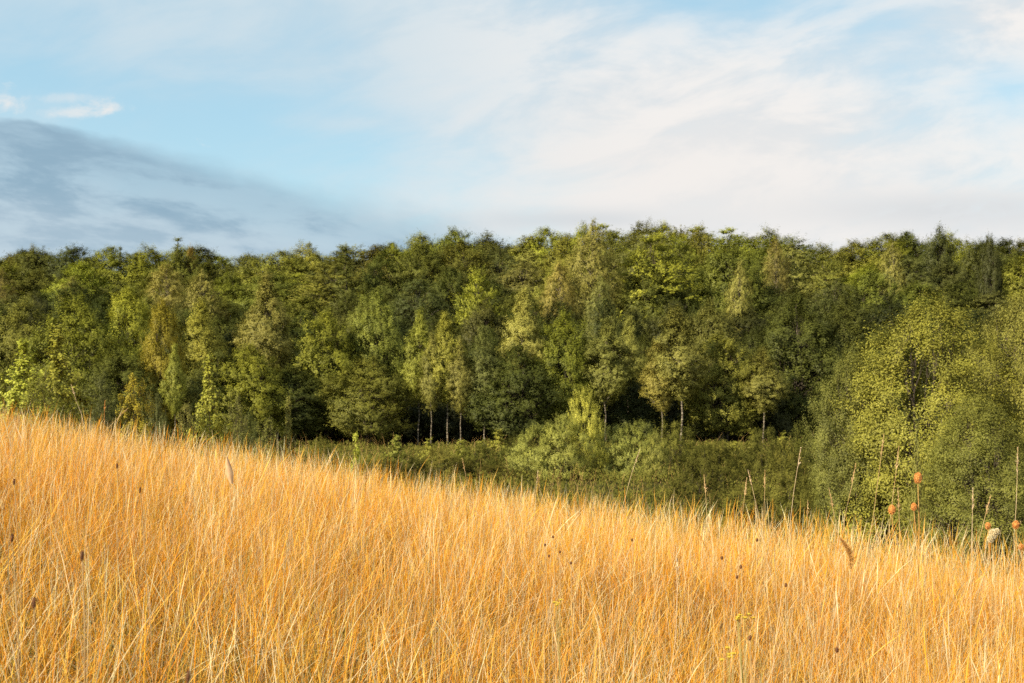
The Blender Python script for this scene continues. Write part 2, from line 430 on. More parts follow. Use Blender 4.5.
# ------------------------------------------------------------------ trees and shrubs
def make_plant(seed, H, cb, R, env, npuff, pr, nsp, nl, leaf, mat, bark, stems=1, stem_r=0.1, wob=0.3, up=0.6, droop=0.0, flat=1.0,
               sig=0.05, inner=0.30, slope=0.9, aspect=0.5, lump=0.28, nup=0.35, coh=1.0, twigs=False, spread=0.25, trunk_top=0.92, pw=0.55):
    """one plant: trunk mesh (stems and limbs) and crown mesh (leaves on sprigs, the sprigs in puffs at the limb ends)"""
    rng = np.random.RandomState(seed)
    ST = 9; ts = np.linspace(0, 1, ST); SP = np.zeros((stems, ST, 3))
    for i in range(stems):
        az = i*2.39996+rng.rand(); out = 0 if stems == 1 else spread*R*(0.4+0.6*rng.rand()); base = 0 if stems == 1 else min(0.12*R, 0.25)
        w = np.cumsum(rng.randn(ST, 2)*wob*H*0.012, 0); w -= w[0]
        h = H*trunk_top*(1.0 if stems == 1 else 0.80+0.2*rng.rand())
        SP[i, :, 0] = math.cos(az)*(base+out*ts)+w[:, 0]; SP[i, :, 1] = math.sin(az)*(base+out*ts)+w[:, 1]; SP[i, :, 2] = ts*h
    SR = stem_r*(np.interp(ts, [0, 0.05, 0.5, 1], [1.35, 1.0, 0.55, 0.12]))[None, :]*np.ones((stems, 1))
    parts = [tubes(SP, SR, 6)]
    # puff centres inside a lumpy envelope
    tt = np.linspace(0, 1, 200); cdf = np.cumsum(env(tt)+0.10); cdf /= cdf[-1]
    n = npuff; t = np.interp((np.arange(n)+rng.rand(n))/n, cdf, tt); az = np.arange(n)*2.39996+rng.randn(n)*0.35
    ph = rng.rand(4)*6.283
    lm = 1+lump*(0.5*np.sin(3*az+ph[0]+4*t)+0.5*np.sin(2*az-ph[1]+9*t))*(1-0.4*t)
    u = inner+(1-inner)*rng.rand(n)**pw
    r = np.maximum(R*env(t)*lm*u-pr*0.45, 0.0)
    z0 = cb*H; hh = H-z0
    axx = np.interp(z0+t*hh, SP[0, :, 2], SP[0, :, 0])*(1 if stems == 1 else 0.3); axy = np.interp(z0+t*hh, SP[0, :, 2], SP[0, :, 1])*(1 if stems == 1 else 0.3)
    C = np.stack([axx+r*np.cos(az), axy+r*np.sin(az), z0+t*(hh-pr*0.6)+rng.randn(n)*pr*0.2], -1)
    pz = pr*(0.65+0.7*rng.rand(n))*(0.75+0.35*env(t))
    # limbs from the stem to each puff
    si = (np.abs((az[:, None]-np.arange(stems)[None, :]*2.39996)/6.28318 % 1.0)).argmin(1) if stems > 1 else np.zeros(n, int)
    zs = np.clip(C[:, 2]-r*slope-0.15*pr, 0.10*H if stems > 1 else z0*0.9, None); zs = np.minimum(zs, H*trunk_top*0.78)
    f = np.clip(zs/SP[si, -1, 2], 0, 0.999)*(ST-1); i0 = f.astype(int); fr = (f-i0)[:, None]
    A = SP[si, i0]*(1-fr)+SP[si, i0+1]*fr
    BS = 6; q = np.linspace(0, 1, BS)[None, :, None]
    ctrl = (A+C)/2+np.array([0, 0, 1.0])*(0.06*np.linalg.norm(C-A, axis=1))[:, None]*(1 if droop < 0.5 else 3)
    B = A[:, None]*(1-q)**2+ctrl[:, None]*2*q*(1-q)+C[:, None]*q*q
    B[:, 1:-1] += rng.randn(n, BS-2, 3)*0.03*pr*2
    LL = np.linalg.norm(C-A, axis=1)
    BR = (stem_r*0.10+stem_r*0.30*np.clip(LL/R, 0, 1))[:, None]*np.linspace(1, 0.25, BS)[None, :]
    parts.append(tubes(B, BR, 4))
    # sprigs
    m = n*nsp; pi = np.repeat(np.arange(n), nsp)
    v1 = nrm((C-np.array([0, 0, z0+0.38*hh]))/np.array([R, R, 0.6*hh]))
    dd = nrm(rng.randn(m, 3)*np.array([1, 1, flat]))
    td = nrm(dd*0.75+v1[pi]*0.45+np.array([0, 0, up]))
    st = C[pi]+dd*np.array([1, 1, flat])*(pz[pi]*0.45*rng.rand(m)**0.5)[:, None]
    Lt = pz[pi]*(0.45+0.75*rng.rand(m))
    c = rng.rand(m, nl)**0.8
    P = st[:, None]+td[:, None]*(c*Lt[:, None])[..., None]; P[..., 2] -= droop*(c*Lt[:, None])**1.5
    P = P.reshape(-1, 3)+rng.randn(m*nl, 3)*sig*np.array([1, 1, max(flat, 0.4)])
    pc = np.repeat(C[pi], nl, 0)
    v2 = nrm(P-pc+1e-5); V1 = nrm((P-np.array([0, 0, z0+0.38*hh]))/np.array([R, R, 0.6*hh]))
    Nn = nrm(rng.randn(len(P), 3)*0.27+(V1*0.75+v2*0.70)*coh+np.array([0, 0, nup]))
    Dd = nrm(rng.randn(len(P), 3)*0.5+np.repeat(td, nl, 0)*1.1+np.array([0, 0, -droop]))
    sz = leaf*(0.6+0.8*rng.rand(len(P))); keep = P[:, 2] > 0.04
    V, F = leaves_mesh(P[keep], Nn[keep], Dd[keep], sz[keep], aspect)
    rnd = np.clip(0.30*np.repeat(rng.rand(m), nl)+0.15*rng.rand(len(P))+0.55*np.repeat(rng.rand(n)[pi], nl), 0, 1)[keep]
    if twigs:
        s4 = np.linspace(0, 1, 4); TP = st[:, None]+td[:, None]*(s4[None, :]*Lt[:, None])[..., None]
        parts.append(tubes(TP, np.full((m, 4), 0.0035)*np.linspace(1.3, 0.5, 4), 3))
    TV, TF = merge(parts)
    trunk = mesh_arrays('trunk', TV, TF, None, M[bark]); crown = mesh_arrays('crown', V, F, {'rnd': rnd}, M[mat])
    return dict(trunk=trunk, crown=crown, H=float(np.percentile(P[:, 2], 99.8)), R=float(np.percentile(np.linalg.norm(P[:, :2], axis=1), 96)), n=len(F))

def e_birch(t): return np.interp(t, [0, 0.15, 0.35, 0.6, 0.85, 1], [0.32, 0.72, 1.0, 0.78, 0.38, 0.06])
def e_dome(t): return np.interp(t, [0, 0.15, 0.4, 0.65, 0.85, 1], [0.60, 0.88, 1.0, 0.90, 0.62, 0.20])
def e_cone(t): return np.interp(t, [0, 0.12, 0.5, 1], [0.8, 1.0, 0.62, 0.05])
def e_bush(t): return np.interp(t, [0, 0.2, 0.5, 0.8, 1], [0.95, 1.0, 0.88, 0.60, 0.22])

PROTO = {}
def proto(key, *a, **k): PROTO.setdefault(key, []).append(make_plant(*a, **k))
for s in range(4):
    proto('birch', 100+s, 10, 0.36, 1.7, e_birch, 130, 0.55, 20, 18, 0.095, 'birch', 'birch_bark', stem_r=0.055, wob=0.6, up=0.75, droop=0.15, aspect=0.45, sig=0.06, slope=1.1)
for s in range(3):
    proto('weeping', 120+s, 12, 0.24, 2.3, e_dome, 130, 0.75, 18, 20, 0.10, 'birch', 'birch_bark', stem_r=0.09, wob=0.7, up=-0.1, droop=0.7, aspect=0.45, sig=0.06, slope=1.0, inner=0.4)
for s in range(5):
    proto('alder', 140+s, 9, 0.10, 2.6, e_dome, 190, 0.70, 22, 17, 0.105, 'green', 'bark', stems=4, stem_r=0.06, wob=0.5, up=0.95, aspect=0.45, sig=0.06, inner=0.45, lump=0.35)
for s in range(4):
    proto('oak', 160+s, 10, 0.10, 3.2, e_dome, 170, 0.85, 26, 15, 0.13, 'dark', 'bark', stem_r=0.15, wob=0.8, up=0.4, aspect=0.55, sig=0.08, inner=0.45, lump=0.4)
for s in range(3):
    proto('maple', 180+s, 11, 0.10, 3.4, e_dome, 110, 1.0, 30, 16, 0.13, 'green', 'bark', stem_r=0.13, up=0.15, flat=0.35, nup=0.8, slope=0.5, inner=0.4, lump=0.35)
proto('conifer', 200, 12, 0.08, 2.2, e_cone, 150, 0.6, 18, 14, 0.11, 'dark', 'bark', stem_r=0.13, flat=0.5, up=0.0, aspect=0.35, slope=0.2)
for s in range(4):
    proto('willow', 220+s, 5, 0.02, 2.5, e_bush, 120, 0.55, 22, 16, 0.085, 'willow', 'bark', stems=6, stem_r=0.03, up=1.2, aspect=0.36, sig=0.035, inner=0.45, lump=0.35)
for s in range(3):   # low dense bramble and sallow bushes
    proto('bush', 240+s, 2.6, 0.02, 2.0, e_bush, 70, 0.38, 18, 14, 0.075, 'under', 'bark', stems=5, stem_r=0.015, up=0.8, aspect=0.45, sig=0.04, inner=0.45, lump=0.4)
for s in range(3):   # open saplings seen close enough to show single leaves
    proto('sapling', 260+s, 3.0, 0.05, 0.85, e_cone, 75, 0.24, 9, 9, 0.070, 'sapling', 'bark', stem_r=0.016, up=0.6, sig=0.03, twigs=True, aspect=0.7, coh=0.6, lump=0.35)
for s in range(2):
    proto('leafy_sapling', 280+s, 3.2, 0.02, 1.15, e_bush, 85, 0.30, 10, 11, 0.060, 'sapling', 'bark', stems=4, stem_r=0.016, up=0.9, sig=0.035, twigs=True, aspect=0.65, coh=0.6, lump=0.4)
for s in range(2):   # the great sallow on the right, a broad many-stemmed shrub
    proto('sallow', 300+s, 8, 0.02, 2.7, e_dome, 420, 0.46, 20, 18, 0.062, 'willow', 'bark', stems=7, stem_r=0.06, up=1.0, coh=0.75, aspect=0.5, sig=0.085, inner=0.55, lump=0.35, wob=0.5)
for s in range(3):   # dense low trees in the shade of the wood, filling it to keep its depth dark
    proto('underwood', 340+s, 5.5, 0.02, 2.6, e_bush, 80, 0.85, 20, 12, 0.16, 'dark', 'bark', stems=4, stem_r=0.04, sig=0.1, inner=0.4)
for s in range(2):   # leggy weeds and seedlings at the far side of the meadow
    proto('seedling', 320+s, 1.6, 0.10, 0.5, e_cone, 26, 0.16, 7, 8, 0.075, 'sapling', 'bark', stems=2, stem_r=0.01, up=0.6, aspect=0.7, sig=0.03, coh=0.6)
print({k: [p['n'] for p in v] for k, v in PROTO.items()})

NAMES = {'birch': ('birch_tree', 'birch tree'), 'weeping': ('weeping_birch_tree', 'birch tree'), 'alder': ('alder_tree', 'tree'), 'oak': ('oak_tree', 'tree'),
         'maple': ('maple_tree', 'tree'), 'conifer': ('conifer_tree', 'conifer'), 'willow': ('willow_shrub', 'shrub'), 'bush': ('bush', 'bush'),
         'sapling': ('sapling', 'sapling'), 'leafy_sapling': ('sapling', 'sapling'), 'sallow': ('sallow_shrub', 'shrub'), 'seedling': ('seedling', 'seedling'), 'underwood': ('hazel_bush', 'bush')}
rngp = np.random.RandomState(77)
TREES = []
def place(kind, px, Y, top, hw=None, label=None, group=None, tint=(1, 1, 1), var=None, sink=0.0, lean=0.0):
    """stand a plant at depth Y in the direction of px, its top reaching the sight line 'top'; hw is half the crown's width as seen"""
    x = (px-512)/FPX*Y; z = float(ground(x, Y))-sink; zt = (341.5-top)/FPX*Y
    v = PROTO[kind]; p = v[(var if var is not None else rngp.randint(len(v))) % len(v)]
    s = max((zt-z)/p['H'], 0.15); sx = s if hw is None else (hw/FPX*Y)/p['R']
    root = bpy.data.objects.new(NAMES[kind][0], None); COL.objects.link(root)
    root.location = (x, Y, z); root.rotation_euler = (0, math.radians(lean), rngp.rand()*6.283); root.scale = (sx, sx, s)
    root.empty_display_size = 0.5
    tr = link('trunk', p['trunk'], root); cr = link('crown', p['crown'], root)
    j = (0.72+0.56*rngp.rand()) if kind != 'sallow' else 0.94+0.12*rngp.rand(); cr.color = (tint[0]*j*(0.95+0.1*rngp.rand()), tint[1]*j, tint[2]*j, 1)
    tag(root, label, NAMES[kind][1], group)
    TREES.append(dict(o=root, px=px, Y=Y, top=top, kind=kind, label=label))
    return root

# ---- colours relative to the leaf material
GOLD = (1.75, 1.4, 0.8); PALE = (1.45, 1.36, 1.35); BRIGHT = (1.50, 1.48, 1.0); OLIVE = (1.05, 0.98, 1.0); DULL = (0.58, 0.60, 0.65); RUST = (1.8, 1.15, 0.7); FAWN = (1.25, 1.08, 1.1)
ONE = (1, 1, 1); SHADY = (0.45, 0.48, 0.5); GAP_SHADE = (0.42, 0.47, 0.5)  # the last two put the wood's inner shade into the leaf colour
def skyline(px):
    return float(np.interp(px, [-100, 0, 60, 130, 200, 260, 330, 400, 450, 540, 570, 620, 660, 700, 750, 800, 850, 900, 960, 1024, 1120],
                           [250, 249, 247, 250, 246, 250, 246, 240, 232, 236, 226, 224, 218, 222, 228, 238, 236, 234, 238, 240, 236]))

E = 'trees on the front edge of the wood'
K = 'trees breaking the skyline of the wood'
front = [
    # kind, px, Y, top, hw, label, tint
    ('birch', 418, 74, 309, 18, 'slim birch with bright crown and bare pale trunk, first of the clump of thin birches', BRIGHT),
    ('birch', 431, 72.5, 332, 14, 'thin birch stem squeezed between the two brightest slim birches', OLIVE),
    ('birch', 448, 73, 312, 19, 'bright slim birch with straight pale trunk beside the twin-like birch to its left', BRIGHT),
    ('birch', 460, 72.5, 338, 14, 'thin dull birch just behind the straight pale birch trunk', OLIVE),
    ('birch', 485, 73, 326, 20, 'dark leafy tree with one thin trunk between slim birches and pale pointed birch', DULL),
    ('birch', 522, 76, 288, 24, 'tall pale pointed birch rising behind a dark bushy tree at the wood edge', PALE),
    ('alder', 516, 73, 345, 36, 'dark bushy tree in front of the tall pale pointed birch', DULL),
    ('alder', 563, 75, 311, 28, 'bright green round-topped tree behind the conical meadow shrub', BRIGHT),
    ('birch', 606, 74, 318, 27, 'birch with thin pale trunk rising straight above the meadow bushes', ONE),
    ('birch', 628, 78, 316, 16, 'narrow birch tucked against the thin-trunked birch above the meadow bushes', PALE),
    ('birch', 680, 72, 306, 30, 'full-crowned birch on a pale straight trunk with a leaning neighbour', PALE),
    ('birch', 661, 72.5, 340, 19, 'small leaning birch with yellowing leaves at the foot of the full-crowned birch', FAWN),
    ('alder', 724, 75, 335, 34, 'rounded dark-bellied bushy tree next to the full-crowned birch', OLIVE),
    ('birch', 763, 73, 347, 23, 'short birch with low hanging crown and thin trunk at the dark hollow', PALE),
    ('alder', 795, 78, 296, 42, 'broad dull green tree filling the corner behind the great sallow', DULL),
    ('alder', 845, 80, 296, 34, 'dull green tree peeping over the left shoulder of the great sallow', DULL),
    ('alder', 370, 74, 356, 36, 'many-stemmed leafy tree with bare splayed trunks left of the slim birches', OLIVE),
    ('alder', 328, 78, 311, 29, 'bright feathery upright tree behind the many-stemmed tree', BRIGHT),
    ('alder', 377, 80, 290, 26, 'upright green tree standing behind the splayed trunks', ONE),
    ('alder', 290, 75, 365, 34, 'low dark bushy tree beside the many-stemmed tree', DULL),
    ('birch', 270, 77, 272, 27, 'tall pale birch with narrow pointed crown standing clear of dark trees', PALE),
    ('alder', 252, 73, 345, 30, 'bright rounded leafy tree at the foot of the tall pale birch', BRIGHT),
    ('birch', 200, 78, 298, 24, 'yellow-green birch next to the small golden-leaved tree', BRIGHT),
    ('alder', 163, 73, 300, 20, 'small tree with golden yellow autumn leaves', GOLD),
    ('birch', 175, 70, 344, 11, 'little birch with bare stem below the golden-leaved tree', BRIGHT),
    ('alder', 128, 76, 288, 28, 'upright bright tree beside the golden-leaved tree', BRIGHT),
    ('alder', 78, 74, 294, 38, 'broad dome of feathery bright leaves with dark hollow beneath', BRIGHT),
    ('alder', 22, 76, 300, 34, 'bushy green tree beside the feathery dome at the wood edge', OLIVE),
    ('alder', -30, 76, 300, 36, 'bushy tree cut by the frame at the far end of the wood edge', OLIVE),
    ('alder', 115, 72, 350, 34, 'low bushy tree under the feathery dome', DULL),
    ('alder', 215, 73, 350, 30, 'low dull tree behind the pointed sapling', DULL),
]
for k, px, Y, top, hw, lab, tint in front:
    place(k, px, Y, top, hw*(1.08 if k == 'birch' else 1.32), lab, E, tint)

land = [
    ('conifer', 346, 98, 246, 26, 'dark pointed conifer standing between broadleaved trees in mid wood', ONE),
    ('weeping', 590, 92, 222, 34, 'tall pale drooping birch high in the middle of the wood', PALE),
    ('weeping', 558, 90, 262, 22, 'fawn-tinted drooping birch below the tall pale drooping birch', FAWN),
    ('maple', 655, 94, 236, 52, 'broad bright maple with leaves in flat shelves near the top of the wood', BRIGHT),
    ('oak', 727, 96, 238, 40, 'large round dark-crowned tree beside the shelved maple', BRIGHT),
    ('maple', 478, 88, 268, 30, 'bright green lobed maple between the skyline and the slim birches', BRIGHT),
    ('weeping', 165, 98, 262, 28, 'pale fawn drooping birch beneath the rust-coloured treetop', FAWN),
    ('weeping', 205, 92, 270, 26, 'pale drooping birch above the yellow-green birch', PALE),
    ('weeping', 70, 96, 276, 24, 'fawn drooping birch above the feathery dome', FAWN),
    ('weeping', 3, 92, 268, 24, 'fawn and orange tinged birch at the frame edge', FAWN),
    ('weeping', 738, 88, 262, 17, 'slender drooping birch in front of the large round dark crown', PALE),
    ('weeping', 600, 84, 278, 22, 'drooping grey-green birch directly below the tall pale drooping birch', ONE),
    ('conifer', 178, 110, 238, 17, 'dark shaggy pine top poking above the skyline', ONE),
    ('oak', 190, 112, 246, 9, 'small rust-orange treetop beside the dark pine top', RUST),
    ('conifer', 121, 110, 247, 9, 'thin dark spire on the skyline near the pine top', ONE),
    ('oak', 33, 112, 245, 12, 'orange-brown treetop on the skyline above the fawn drooping birch', FAWN),
    ('oak', 940, 104, 227, 22, 'dark dome-shaped treetop on the skyline behind the great sallow', DULL),
    ('weeping', 895, 100, 240, 18, 'pale-stemmed birch just left of the dark dome-shaped treetop', PALE),
    ('weeping', 775, 100, 238, 17, 'yellowing birch top where the skyline starts to dip', FAWN),
    ('oak', 990, 96, 236, 16, 'small dark round treetop near the leafy branches at the frame edge', DULL),
]
for k, px, Y, top, hw, lab, tint in land:
    place(k, px, Y, top, hw, lab, 'trees standing out within the wood', tint)

# ---- the rows that fill the wood up to its skyline
def fill_row(name, Y0, step, topf, kinds, hwf, x0=-110, x1=1134):
    px = x0; out = []
    while px < x1:
        Y = Y0+rngp.uniform(-3, 3); p = px+rngp.uniform(-6, 6)
        k = kinds[rngp.randint(len(kinds))]
        t = topf(p)+rngp.uniform(-5, 7)
        tint = SHADY if name in ('inner', 'understorey') else [DULL, GAP_SHADE, OLIVE][rngp.choice(3, p=[0.45, 0.4, 0.15])] if name == 'lower' else [DULL, OLIVE, ONE, GAP_SHADE, PALE][rngp.choice(5, p=[0.35, 0.15, 0.18, 0.22, 0.10])] if name == 'middle' else [ONE, OLIVE, BRIGHT, PALE, DULL, FAWN][rngp.choice(6, p=[0.20, 0.14, 0.26, 0.12, 0.22, 0.06])]  # rows behind the front edge tinted darker to stand for shade between crowns
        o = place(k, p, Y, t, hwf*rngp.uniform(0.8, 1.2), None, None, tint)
        out.append((p, o, k, tint)); px += step*rngp.uniform(0.85, 1.15)
    return name, out
rows = [
    fill_row('skyline', 113, 31, lambda p: skyline(p), ['alder', 'oak', 'alder', 'maple', 'alder', 'birch'], 38),
    fill_row('backing', 123, 32, lambda p: skyline(p)+5, ['alder', 'oak', 'maple'], 38),
    fill_row('upper', 104, 39, lambda p: skyline(p)+22+8*math.sin(p*0.9), ['oak', 'weeping', 'alder', 'alder', 'maple', 'alder'], 40),
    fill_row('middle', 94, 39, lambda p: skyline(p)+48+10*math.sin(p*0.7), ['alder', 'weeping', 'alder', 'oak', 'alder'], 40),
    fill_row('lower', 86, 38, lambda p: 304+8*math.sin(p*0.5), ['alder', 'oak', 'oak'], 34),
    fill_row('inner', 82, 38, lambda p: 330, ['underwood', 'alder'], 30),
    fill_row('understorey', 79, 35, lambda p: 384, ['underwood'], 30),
]
TW = {'oak': 'broadleaved tree', 'weeping': 'drooping birch', 'alder': 'bushy tree', 'maple': 'shelved maple', 'birch': 'narrow birch', 'conifer': 'conifer', 'underwood': 'low shaded bush'}
CW = {str(GAP_SHADE): 'dark green', str(SHADY): 'very dark', str(ONE): 'mid green', str(OLIVE): 'olive', str(BRIGHT): 'bright green', str(PALE): 'pale', str(DULL): 'dull dark', str(FAWN): 'fawn-tinged'}
RW = {'spires': 'poking up at the skyline', 'skyline': 'on the skyline', 'backing': 'hindmost in the wood', 'upper': 'one row below the skyline', 'middle': 'halfway up the wood', 'lower': 'low in the wood', 'inner': 'just behind the edge trees', 'understorey': 'under the wood'}
ORD = ['nearest', 'second', 'third', 'fourth', 'fifth', 'sixth', 'seventh', 'eighth', 'ninth', 'tenth', 'eleventh', 'twelfth', 'thirteenth']
MARKS = [(165, 'golden tree'), (346, 'dark conifer'), (522, 'pale pointed birch'), (680, 'full-crowned birch'), (940, 'dark domed treetop')]
for name, out in rows:
    cnt = {}
    groups = {}
    for p, o, k, t in out:
        mk = min(MARKS, key=lambda q: abs(q[0]-p)); side = 'left' if p < mk[0] else 'right'
        groups.setdefault((mk, side), []).append((abs(p-mk[0]), o, k, t))
    for (mk, side), lst in groups.items():
        lst.sort(key=lambda q: q[0])
        for i, (_, o, k, t) in enumerate(lst):
            o['label'] = f"{CW[str(t)]} {TW[k]} {RW[name]}, {ORD[min(i, 12)]} {side} of {mk[1]}"
            o['group'] = {'skyline': K}.get(name, 'trees filling the wood')

# ---- meadow shrubs, the sallow and saplings
MS = 'shrubs in the meadow below the wood'
for k, px, Y, top, hw, lab, tint in [
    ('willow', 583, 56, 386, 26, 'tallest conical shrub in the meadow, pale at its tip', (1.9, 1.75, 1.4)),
    ('willow', 562, 55, 414, 34, 'grey-green shrub leaning on the conical meadow shrub', ONE),
    ('willow', 533, 56, 424, 36, 'low rounded shrub at the outer end of the meadow shrub clump', ONE),
    ('willow', 612, 57, 424, 32, 'low dull shrub between the conical shrub and the feathery shoots', DULL),
    ('willow', 636, 56, 420, 34, 'shrub with feathery upright shoots beneath the thin-trunked birch', ONE),
    ('willow', 655, 55, 432, 20, 'low feathery shrub under the leaning yellowing birch', ONE),
    ('bush', 700, 60, 444, 34, 'low bramble bush below the full-crowned birch', ONE),
    ('willow', 100, 44, 372, 36, 'grey-green rounded shrub behind the leafy saplings', DULL),
    ('willow', 158, 42, 392, 28, 'grey-green shrub between the yellow sapling and the pointed sapling', DULL),
    ('willow', 20, 46, 372, 40, 'dull shrub mostly hidden behind the tallest leafy saplings', DULL),
    ('willow', -30, 40, 372, 40, 'dull shrub at the frame edge behind the grass crest', DULL),
    ('willow', 245, 46, 412, 28, 'low shrub just beyond the pointed sapling', DULL),
    ('bush', 320, 48, 436, 30, 'low bush beyond the grass crest under the many-stemmed tree', ONE),
]:
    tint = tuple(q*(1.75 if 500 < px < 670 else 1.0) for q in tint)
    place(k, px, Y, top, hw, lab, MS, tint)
rb = np.random.RandomState(8)
for i in range(17):
    px = 672+i*12+rb.uniform(-5, 5); Yb = 33+26*rb.rand(); xb = (px-512)/FPX*Yb
    tb = 341.5-(float(ground(xb, Yb))+rb.uniform(1.2, 3.0))/Yb*FPX
    place('bush', px, Yb, tb, rb.uniform(1.2, 2.2)/Yb*FPX, f"low leafy bush in the meadow, {ORD[i] if i < 13 else ['fourteenth', 'fifteenth', 'sixteenth', 'last'][i-13]} from the conical shrub towards the great sallow", 'low bushes scattered through the meadow', [ONE, OLIVE, DULL][i % 3])
for i in range(9):
    px = 365+i*19+rb.uniform(-5, 5); Yb = 44+16*rb.rand(); xb = (px-512)/FPX*Yb
    tb = 341.5-(float(ground(xb, Yb))+rb.uniform(0.8, 1.8))/Yb*FPX
    place('bush', px, Yb, tb, rb.uniform(1.2, 2.2)/Yb*FPX, f"low leafy bush in the meadow before the slim birches, {ORD[i]} from the splayed trunks", 'low bushes scattered through the meadow', [ONE, OLIVE, DULL][i % 3])
SL = 'great sallow shrubs crowding the valley side'
for k, px, Y, top, hw, lab, tint, v in [
    ('sallow', 922, 33, 298, 100, 'great broad sallow with sunlit yellow-green top leaves', (1.38, 1.32, 0.95), 0),
    ('sallow', 856, 34, 352, 46, 'lower lobe of sallow leaning out towards the dark hollow', (0.95, 0.98, 0.95), 1),
    ('sallow', 1018, 37, 292, 74, 'tall olive sallow cut by the frame behind the teasels', (1.15, 1.05, 1.0), 1),
    ('sallow', 1080, 32, 245, 70, 'sallow almost out of frame with only its edge leaves showing', (1.2, 1.1, 1.0), 0),
    ('sallow', 985, 29, 400, 74, 'low dark sallow thicket right behind the teasels', (0.95, 0.9, 0.8), 1),
]:
    place(k, px, Y, top, hw, lab, SL, tint, v)
SP = 'saplings just beyond the grass crest'
YS = (1.6, 1.65, 1.15)
for k, px, Y, top, hw, lab, tint in [
    ('sapling', 22, 21, 340, 38, 'pointed leafy sapling at the frame edge above the grass crest', YS),
    ('sapling', 58, 22, 326, 36, 'tallest pointed leafy sapling above the crest', YS),
    ('leafy_sapling', 38, 20.5, 372, 34, 'bushy yellow-green sapling at the foot of the two pointed ones', YS),
    ('leafy_sapling', -6, 21, 360, 30, 'bushy sapling half out of frame above the crest', YS),
    ('leafy_sapling', 132, 22, 374, 26, 'short yellow-leaved sapling standing alone before the dark shrubs', (2.1, 1.8, 0.9)),
    ('sapling', 210, 23, 356, 26, 'pointed airy sapling with small pale leaves between two low ones', YS),
    ('leafy_sapling', 238, 24, 396, 20, 'low spreading sapling on the shoulder of the pointed airy sapling', ONE),
    ('leafy_sapling', 186, 24.5, 404, 18, 'low sapling left of the pointed airy sapling', ONE),
    ('sapling', 288, 24, 397, 14, 'thin loose-leaved sapling before the dark low tree', ONE),
    ('seedling', 356, 25, 433, 9, 'tiny pale sapling poking from the grass before the splayed trunks', YS),
    ('sapling', 917, 22, 425, 12, 'lone thin sapling rising behind the tallest teasel', ONE),
    ('leafy_sapling', 265, 27, 418, 22, 'squat sapling between the airy sapling and the loose-leaved one', ONE),
]:
    place(k, px, Y, top, hw, lab, SP, tint)
SD = [(462, 'beneath the slim birches'), (480, 'just beside the one beneath the slim birches'), (500, 'under the dark bushy tree'), (396, 'before the splayed trunks'), (430, 'left of the slim birch trunks'),
      (690, 'beneath the full-crowned birch'), (708, 'under the rounded dark-bellied tree'), (735, 'between the rounded tree and the short birch'), (752, 'at the foot of the short birch'), (783, 'in the dark hollow'), (800, 'touching the great sallow')]
for i, (px, w) in enumerate(SD):
    place('seedling', px, 62+rngp.uniform(-4, 4), 434+rngp.uniform(-6, 8), 13, 'small leggy seedling with pale leaves '+w, 'seedlings along the far meadow edge', (1.1, 1.1, 0.9))

# ------------------------------------------------------------------ meadow undergrowth
def build_undergrowth():
    rng = np.random.RandomState(31)
    n = 420000
    y = 24+50*rng.rand(n)**1.15; x = (rng.rand(n)*2-1)*(0.60*y+3)
    hill = -1.80-0.163*26*np.tanh(x/26)-0.0043*y*y
    keep = (ground(x, y) - hill > 0.05) | (y > 30); x, y = x[keep], y[keep]; n = len(x)
    m = 0.55*vnoise(x*0.55, y*0.55)+0.45*vnoise(x*1.7+3, y*1.7)
    h = (0.15+2.0*np.clip(m-0.25, 0, 1)**1.3)*np.interp(y, [24, 32, 60, 74], [0.5, 1.0, 0.8, 0.55])
    z = ground(x, y)+h*(1.15-0.85*rng.rand(n)**0.8)
    C = np.stack([x, y, z], -1)
    Nn = nrm(rng.randn(n, 3)*0.8+np.array([-0.25, -0.35, 0.35])); D = rng.randn(n, 3)*0.6+np.array([0, 0, 1.1])
    sz = (0.055+0.06*rng.rand(n))*np.interp(y, [24, 74], [0.9, 1.6])
    V, F = leaves_mesh(C, Nn, D, sz*1.15, 0.36)
    # dry fawn stems amongst the green
    k = 6000; x = rng.rand(k)*2-1; y = 28+44*rng.rand(k); x = x*(0.6*y+3); z = ground(x, y)
    t = np.linspace(0, 1, 4)[None, :, None]; H = (0.5+0.7*rng.rand(k))[:, None, None]
    P = np.stack([x, y, z], -1)[:, None, :]+H*(t*np.array([0, 0, 1.0])+0.25*rng.randn(k, 1, 3)*np.array([1, 1, 0])*t*t)
    S = nrm(rng.randn(k, 3)*np.array([1, 0.6, 0])); V2, F2 = ribbons(P, np.full((k, 4), 0.009)*np.array([1, 1, 0.8, 0.3]), S)
    o = link('undergrowth', mesh_arrays('undergrowth', *merge([(V, F)]), {'rnd': np.clip(0.5*rng.rand(len(F))+0.5*np.repeat(m, 1), 0, 1)}, M['under']))
    tag(o, 'tangled green undergrowth covering the meadow below the wood', 'undergrowth', None, 'stuff')
    o2 = link('dry_weeds', mesh_arrays('dry_weeds', V2, F2, None, M['tan']))
    tag(o2, 'thin fawn weed stems scattered through the meadow', 'weeds', None, 'stuff')
build_undergrowth()

